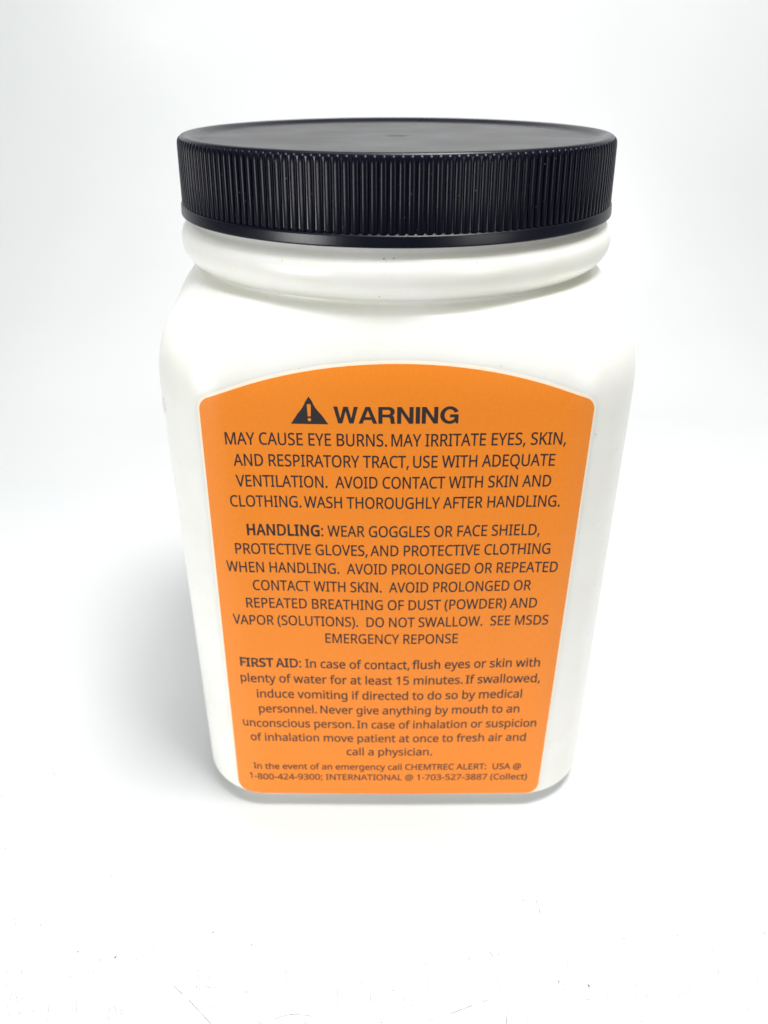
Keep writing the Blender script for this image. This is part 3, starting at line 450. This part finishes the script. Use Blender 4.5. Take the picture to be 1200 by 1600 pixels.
def embolden(pl, d):
    """grow an outline by d on its left side, with mitred corners kept short"""
    n = len(pl); out = []
    q = []
    for p in pl:
        if q and math.hypot(p[0]-q[-1][0], p[1]-q[-1][1]) < 0.07: continue
        q.append(p)
    while len(q) > 3 and math.hypot(q[0][0]-q[-1][0], q[0][1]-q[-1][1]) < 0.07: q.pop()
    n = len(q)
    for i in range(n):
        a, b_, c = q[i-1], q[i], q[(i+1) % n]
        e1 = (b_[0]-a[0], b_[1]-a[1]); e2 = (c[0]-b_[0], c[1]-b_[1])
        l1, l2 = math.hypot(*e1), math.hypot(*e2)
        n1 = (-e1[1]/l1, e1[0]/l1); n2 = (-e2[1]/l2, e2[0]/l2)
        m = (n1[0]+n2[0], n1[1]+n2[1]); ml = math.hypot(*m)
        if ml < 0.35: out.append(b_); continue
        k = min(1.35, 2/ml)/ml
        out.append((b_[0]+m[0]*k*d, b_[1]+m[1]*k*d))
    return out
def sarea(pl): return sum(pl[i-1][0]*pl[i][1]-pl[i][0]*pl[i-1][1] for i in range(len(pl)))/2

def print_polys(name, polys, offset, mat, off=0.25, smooth_res=1):
    """filled 2D outlines (s, z in mm) wrapped on the label"""
    if offset: polys = [embolden(p, offset if sarea(p) < 0 else min(offset, 0.055)) for p in polys]
    polys = [p for p in polys if len(p) > 2]
    def inside(pt, pl):
        c = False
        for i in range(len(pl)):
            (x1, y1), (x2, y2) = pl[i-1], pl[i]
            if (y1 > pt[1]) != (y2 > pt[1]) and pt[0] < (x2-x1)*(pt[1]-y1)/(y2-y1)+x1: c = not c
        return c
    bbs = [(min(p[0] for p in q), max(p[0] for p in q)) for q in polys]
    depth = [sum(1 for j, q in enumerate(polys) if j != i and bbs[j][0] < p[0][0] < bbs[j][1] and inside(p[0], q)) for i, p in enumerate(polys)]
    vs, fs = [], []
    for i, p in enumerate(polys):
        if depth[i] % 2: continue
        loops = [p]+[q for j, q in enumerate(polys) if depth[j] == depth[i]+1 and inside(q[0], p)]
        pts, eds = [], []
        for l in loops:
            k = len(pts); pts += l
            eds += [(k+j, k+(j+1) % len(l)) for j in range(len(l))]
        co, _e, tris, *_r = delaunay_2d_cdt([Vector(q) for q in pts], eds, [], 0, 1e-4)
        n0 = len(vs); vs += [(c.x, c.y) for c in co]
        for t in tris:
            (ax, ay), (bx, by), (cx, cy) = ((co[k].x, co[k].y) for k in t)
            ar = (bx-ax)*(cy-ay)-(cx-ax)*(by-ay)
            if abs(ar) < 1e-7: continue
            m = ((ax+bx+cx)/3, (ay+by+cy)/3)
            if sum(inside(m, l) for l in loops) % 2 == 0: continue
            fs.append(tuple(n0+k for k in (t if ar > 0 else t[::-1])))
    me = bpy.data.meshes.new(name)
    me.from_pydata([tuple((front(x, y, off)-Vector((0, 0, DROP)))*MM) for x, y in vs], [], fs)
    me.materials.append(mat); me.update()
    o = bpy.data.objects.new(name, me); col.objects.link(o); o.parent = label
    return o

def layout(runs, font, L, R, cap):
    """runs: [(text, bold)] -> polygons spanning exactly L..R, grouped by weight"""
    adv = 0
    for text, bold in runs:
        for ch in text: adv += font[ch][0]+(60 if bold else 0)
    xs = (R-L)/((adv-90)/1000*cap)
    x = L-0.045*cap*xs; res = {False: [], True: []}
    for text, bold in runs:
        for ch in text:
            a, sp = font[ch]
            big = max((sarea(s) for s in sp), key=abs) if sp else 0
            for s in sp:
              if big > 0: s = s[::-1]          # grow outwards on the left of every outline
              res[bold].append([(x+(q[0]+(30 if bold else 0))/1000*cap*xs, q[1]/1000*cap) for q in s])
            x += (a+(60 if bold else 0))/1000*cap*xs
    return res

def text_line(runs, L, R, z, cap, weight, mat, font=SANS, name="text_line"):
    res = layout(runs, font, L, R, cap)
    o = None
    for bold, polys in res.items():
        if not polys: continue
        polys = [[(x, z+y) for x, y in p] for p in polys]
        o = print_polys("bold_words" if bold else name, polys, weight+(0.095 if bold else 0), mat)
    return o

K1, K2 = 3.28, 3.08
SANS['~'] = (215, [])      # a tight space, as after the full stops on this label
LINES = [
 ([("MAY CAUSE EYE BURNS.~MAY IRRITATE EYES, SKIN,", 0)], -42.98, 41.89, 131.99, K1),
 ([("AND RESPIRATORY TRACT,~USE WITH ADEQUATE", 0)], -41.08, 39.61, 126.12, K1),
 ([("VENTILATION.  AVOID CONTACT WITH SKIN AND", 0)], -40.94, 39.22, 120.25, K1),
 ([("CLOTHING.~WASH THOROUGHLY AFTER HANDLING.", 0)], -43.19, 42.18, 114.38, K1),
 ([("HANDLING", 1), (": WEAR GOGGLES OR FACE SHIELD,", 0)], -39.70, 37.81, 105.85, K1),
 ([("PROTECTIVE GLOVES,~AND PROTECTIVE CLOTHING", 0)], -43.31, 41.10, 99.95, K1),
 ([("WHEN HANDLING.  AVOID PROLONGED OR REPEATED", 0)], -46.0, 43.67, 94.1, K1),
 ([("CONTACT WITH SKIN.  AVOID PROLONGED OR", 0)], -39.38, 36.80, 88.2, K1),
 ([("REPEATED BREATHING OF DUST (POWDER) AND", 0)], -41.84, 39.13, 82.3, K1),
 ([("VAPOR (SOLUTIONS).  DO NOT SWALLOW.  SEE MSDS", 0)], -45.8, 42.79, 76.4, K1),
 ([("EMERGENCY REPONSE", 0)], -20.22, 17.60, 70.5, K1),
 ([("FIRST~AID", 1), (": In case of contact,~flush eyes or skin with", 0)], -45.43, 42.02, 61.2, K2),
 ([("plenty of water for at least 15 minutes.~If swallowed,", 0)], -45.79, 42.60, 55.3, K2),
 ([("induce vomiting if directed to do so by medical", 0)], -41.32, 37.77, 49.4, K2),
 ([("personnel.~Never give anything by mouth to an", 0)], -41.19, 37.48, 43.5, K2),
 ([("unconscious person.~In case of inhalation or suspicion", 0)], -46.6, 43.10, 37.65, K2),
 ([("of inhalation move patient at once to fresh air and", 0)], -44.54, 40.41, 31.85, K2),
 ([("call a physician.", 0)], -15.17, 11.74, 26.1, K2),
 ([("In the event of an emergency call CHEMTREC ALERT:  USA @", 0)], -44.51, 39.83, 19.7, 2.5),
 ([("1-800-424-9300; INTERNATIONAL @ 1-703-527-3887 (Collect)", 0)], -46.4, 42.08, 15.1, 2.5),
]
for i, (runs, L, R, z, cap) in enumerate(LINES):
    runs = [(t, bool(k)) for t, k in runs]
    text_line(runs, L, R, z, cap, 0.043 if i < 11 else 0.060, M_ink if i < 11 else M_ink2)
text_line([("WARNING", False)], -15.45, 14.85, 138.05, 4.35, 0.0, M_ink, GROT, "heading")
# hazard triangle with an exclamation mark cut out of it
zt = 137.75
tri = [(-26.15, zt), (-17.0, zt), (-21.57, zt+7.1)]
bang = [(-21.95, zt+2.0), (-21.2, zt+2.0), (-21.08, zt+4.9), (-21.3, zt+5.2), (-21.85, zt+5.2), (-22.07, zt+4.9)]
dot = [(-21.57+0.44*math.cos(2*math.pi*i/12), zt+1.15+0.44*math.sin(2*math.pi*i/12)) for i in range(12)]
print_polys("hazard_triangle", [tri, bang, dot], 0.0, M_ink)

# ---------------------------------------------------------------- grit and scuffs
rnd = random.Random(4)
CAM = np.array([-3.4, -246.8, 215.9]); PIT = math.radians(29.25); F = 1268.6
FW = np.array([0, math.cos(PIT), -math.sin(PIT)]); UP = np.array([0, math.sin(PIT), math.cos(PIT)])
def ground(px, py):
    d = FW+np.array([1, 0, 0])*(px-600)/F-UP*(py-800)/F; t = -(CAM[2]-DROP)/d[2]; p = CAM+t*d
    return float(p[0]), float(p[1])
def grain(vs, fs, p, ax, ay, az, rot=0.0, frame=None):
    """a small irregular pebble of grit"""
    b0 = len(vs); n = 7
    X, Y, Z = frame or (Vector((1, 0, 0)), Vector((0, 1, 0)), Vector((0, 0, 1)))
    p = Vector(p)
    for h, sc_ in ((0.0, 1.0), (0.6, 0.8)):
        for i in range(n):
            t = 2*math.pi*i/n; k = sc_*rnd.uniform(0.7, 1.2)
            u, w = ax*k*math.cos(t), ay*k*math.sin(t)
            u, w = u*math.cos(rot)-w*math.sin(rot), u*math.sin(rot)+w*math.cos(rot)
            vs.append(tuple(p+X*u+Y*w+Z*(az*h)))
    vs.append(tuple(p+Z*az))
    for i in range(n):
        k = (i+1) % n
        fs.append((b0+i, b0+k, b0+n+k, b0+n+i)); fs.append((b0+n+i, b0+n+k, b0+2*n))
SPK = [(3,1245,2.2),(8,1326,1.3),(174,1370,1.4),(171,1393,.9),(64,1445,1.2),(122,1487,1.5),(180,1496,1.8),(203,1486,1.2),(333,1457,1.4),
 (393,1476,1.1),(309,1517,1.4),(307,1542,1.2),(110,1526,1.0),(385,1550,1.1),(30,1583,1.2),(52,1580,.9),(190,1584,1.0),(100,1462,.8),(146,1518,.9),
 (326,1364,.8),(518,1425,.8),(767,1404,1.1),(818,1407,1.4),(733,1498,1.2),(705,1533,1.0),(779,1491,.9),(873,1534,1.4),(920,1540,1.6),(975,1467,1.3),
 (1058,1462,1.1),(1110,1419,.8),(614,1548,.9),(655,1518,.8),(156,1500,1.0),(213,1500,1.0),(252,1493,.8),(240,1483,.9),(490,1530,.8),(550,1575,.8),
 (1195,1458,1.4),(955,1330,.6),(1010,1577,.8),(748,1528,.7),(35,1560,.8),(222,1545,.8),(596,1598,1.0)]
vs, fs = [], []
for px, py, s in SPK:
    x, y = ground(px, py); r = 0.13*s
    grain(vs, fs, (x, y, 0.01), r*rnd.uniform(0.6, 1.0), r*rnd.uniform(1.0, 2.0), r*0.7, rnd.uniform(-0.8, 0.3))
for k in range(45):
    x, y = ground(rnd.uniform(-100, 1300), rnd.uniform(1330, 1640)); r = rnd.uniform(0.04, 0.085)
    grain(vs, fs, (x, y, 0.01), r, r*rnd.uniform(1, 2.5), r*0.6, rnd.uniform(0, 3))
o = mesh_obj("dark_grit", vs, fs, M_speck, None, False)
tag(o, "tiny dark specks of grit scattered over the white sheet in front of the jar", "grit", kind='stuff')

def strips(paths, w, z0):
    vs, fs = [], []
    for pts in paths:
        P = [Vector((*ground(*p), 0)) for p in pts]
        Q = []
        for a, b2 in zip(P, P[1:]):
            n = max(2, int((b2-a).length/1.2))
            for i in range(n): Q.append(a.lerp(b2, i/n))
        Q.append(P[-1])
        Q = [q+Vector((rnd.uniform(-.05, .05), rnd.uniform(-.05, .05), 0)) for q in Q]
        for i in range(len(Q)-1):
            if rnd.random() < 0.22: continue
            d = (Q[i+1]-Q[i]).normalized(); nrm = Vector((-d.y, d.x, 0))*w*rnd.uniform(0.35, 1.0)
            n0 = len(vs)
            for q, e in ((Q[i], 1), (Q[i+1], rnd.uniform(.5, 1))):
                vs.append((q.x-nrm.x*e, q.y-nrm.y*e, z0)); vs.append((q.x, q.y, z0+w*0.5)); vs.append((q.x+nrm.x*e, q.y+nrm.y*e, z0))
            fs += [(n0, n0+3, n0+4, n0+1), (n0+1, n0+4, n0+5, n0+2)]
    return vs, fs
SC1 = [[(271,1540),(300,1568),(330,1600)],[(765,1486),(768,1492),(773,1498)],[(916,1534),(919,1540),(922,1547)],[(704,1584),(730,1574),(762,1563)],
 [(793,1578),(791,1600)],[(82,1198),(86,1213)],[(420,1596),(440,1588),(462,1584),(487,1588)],[(837,1405),(842,1420),(847,1435)],[(179,1502),(182,1492)]]
SC2 = [[(580,1447),(579,1560),(580,1620)],[(528,1493),(527,1575)],[(865,1458),(880,1470),(895,1482)],[(691,1488),(688,1510),(685,1545)],
 [(634,1482),(631,1505),(632,1520)],[(1000,1597),(1070,1552),(1130,1515),(1185,1478)],[(887,1498),(888,1590)],[(957,1490),(959,1520)],[(994,1520),(996,1590)],
 [(187,1415),(188,1440)],[(216,1450),(230,1468),(245,1485)],[(498,1462),(499,1480)],[(455,1584),(478,1592)],[(1060,1436),(1058,1500)],[(846,1470),(848,1486),(857,1497)],
 [(230,1442),(222,1452)],[(950,1552),(945,1570)],[(10,1510),(12,1600)],[(650,1598),(690,1592)],[(455,1570),(470,1560)],[(1100,1560),(1160,1590)]]
for k in range(110):
    x, y = rnd.uniform(0, 1200), 1390+210*rnd.random()**0.6; a = rnd.choice([rnd.uniform(1.3, 1.8), rnd.uniform(0, 3.14)]); l = rnd.uniform(6, 30)
    SC2.append([(x, y), (x+l*math.cos(a), y+l*math.sin(a))])
v, f = strips(SC1, 0.11, 0.008); o = mesh_obj("scratch_marks", v, f, M_scr, None, False)
tag(o, "fine grey scratches in the white sheet in front of the jar", "scratches", kind='stuff')
v, f = strips(SC2, 0.095, 0.006); o = mesh_obj("faint_scratch_marks", v, f, M_scr2, None, False)
tag(o, "faint hairline scuffs in the white sheet near the bottom edge of the picture", "scuffs", kind='stuff')

# grit clinging to the jar around the neck and shoulder
def on_ray(px, py, r_of_z):
    """point of the jar wall seen at a picture position (found once, stored as a place on the jar)"""
    d = FW+np.array([1, 0, 0])*(px-600)/F-UP*(py-800)/F
    t = 120.0
    while t < 330:
        p = CAM+d*t; th = math.atan2(p[1], p[0])
        if math.hypot(p[0], p[1]) <= r_of_z(th, p[2]): return p, th
        t += 0.15
    return None
_cz = [c[1] for c in circ]; _cr = [c[0] for c in circ]
def wall(th, z): return float(Rz(th, z)) if z < Z1 else float(np.interp(z, _cz, _cr))
vs, fs = [], []
JS = [(441,408,1.1),(600,405,1.7),(604,409,1.0),(615,404,1.4),(745,410,.9),(832,397,.8),(886,392,.8),(492,400,.7),(437,459,.8),(418,464,1.0),(361,457,.8),
 (500,473,.9),(333,471,.8),(316,443,.8),(338,458,.7),(467,576,.9),(450,606,.6),(853,589,1.0),(783,572,.9),(893,455,.8),(593,463,1.0),(555,577,.8),(640,568,.8),
 (405,462,.7),(514,483,.6),(690,396,.7),(868,400,.7),(770,398,.7),(931,679,1.1),(925,573,.7),(288,499,.7),(906,478,.6)]
for px, py, s in JS:
    h = on_ray(px, py, wall)
    if not h: continue
    p, th = h; r = 0.12*s
    Zr = Vector((math.cos(th), math.sin(th), 0.15)).normalized(); Xr = Vector((-math.sin(th), math.cos(th), 0)); Yr = Zr.cross(Xr)
    grain(vs, fs, tuple(Vector(p)+Zr*0.02), r*rnd.uniform(0.9, 1.9), r*rnd.uniform(.6, 1), r*0.7, rnd.uniform(-.5, .5), (Xr, Yr, Zr))
o = mesh_obj("dirt_specks", vs, fs, M_speck, jar, False); o['kind'] = 'stuff'
# pale lint on the lid
vs, fs = [], []
for k in range(50):
    th = rnd.uniform(math.pi+0.15, 2*math.pi-0.15); z = rnd.uniform(182.5, 196); r = rnd.uniform(0.03, 0.075)
    Zr = Vector((math.cos(th), math.sin(th), 0)); Xr = Vector((-math.sin(th), math.cos(th), 0)); Yr = Vector((0, 0, 1))
    grain(vs, fs, tuple(Zr*59.62+Yr*z), r, r*rnd.uniform(1, 2), r*0.6, rnd.uniform(0, 3), (Xr, Yr, Zr))
o = mesh_obj("lint_specks", vs, fs, M_lint, lid, False); o['kind'] = 'stuff'
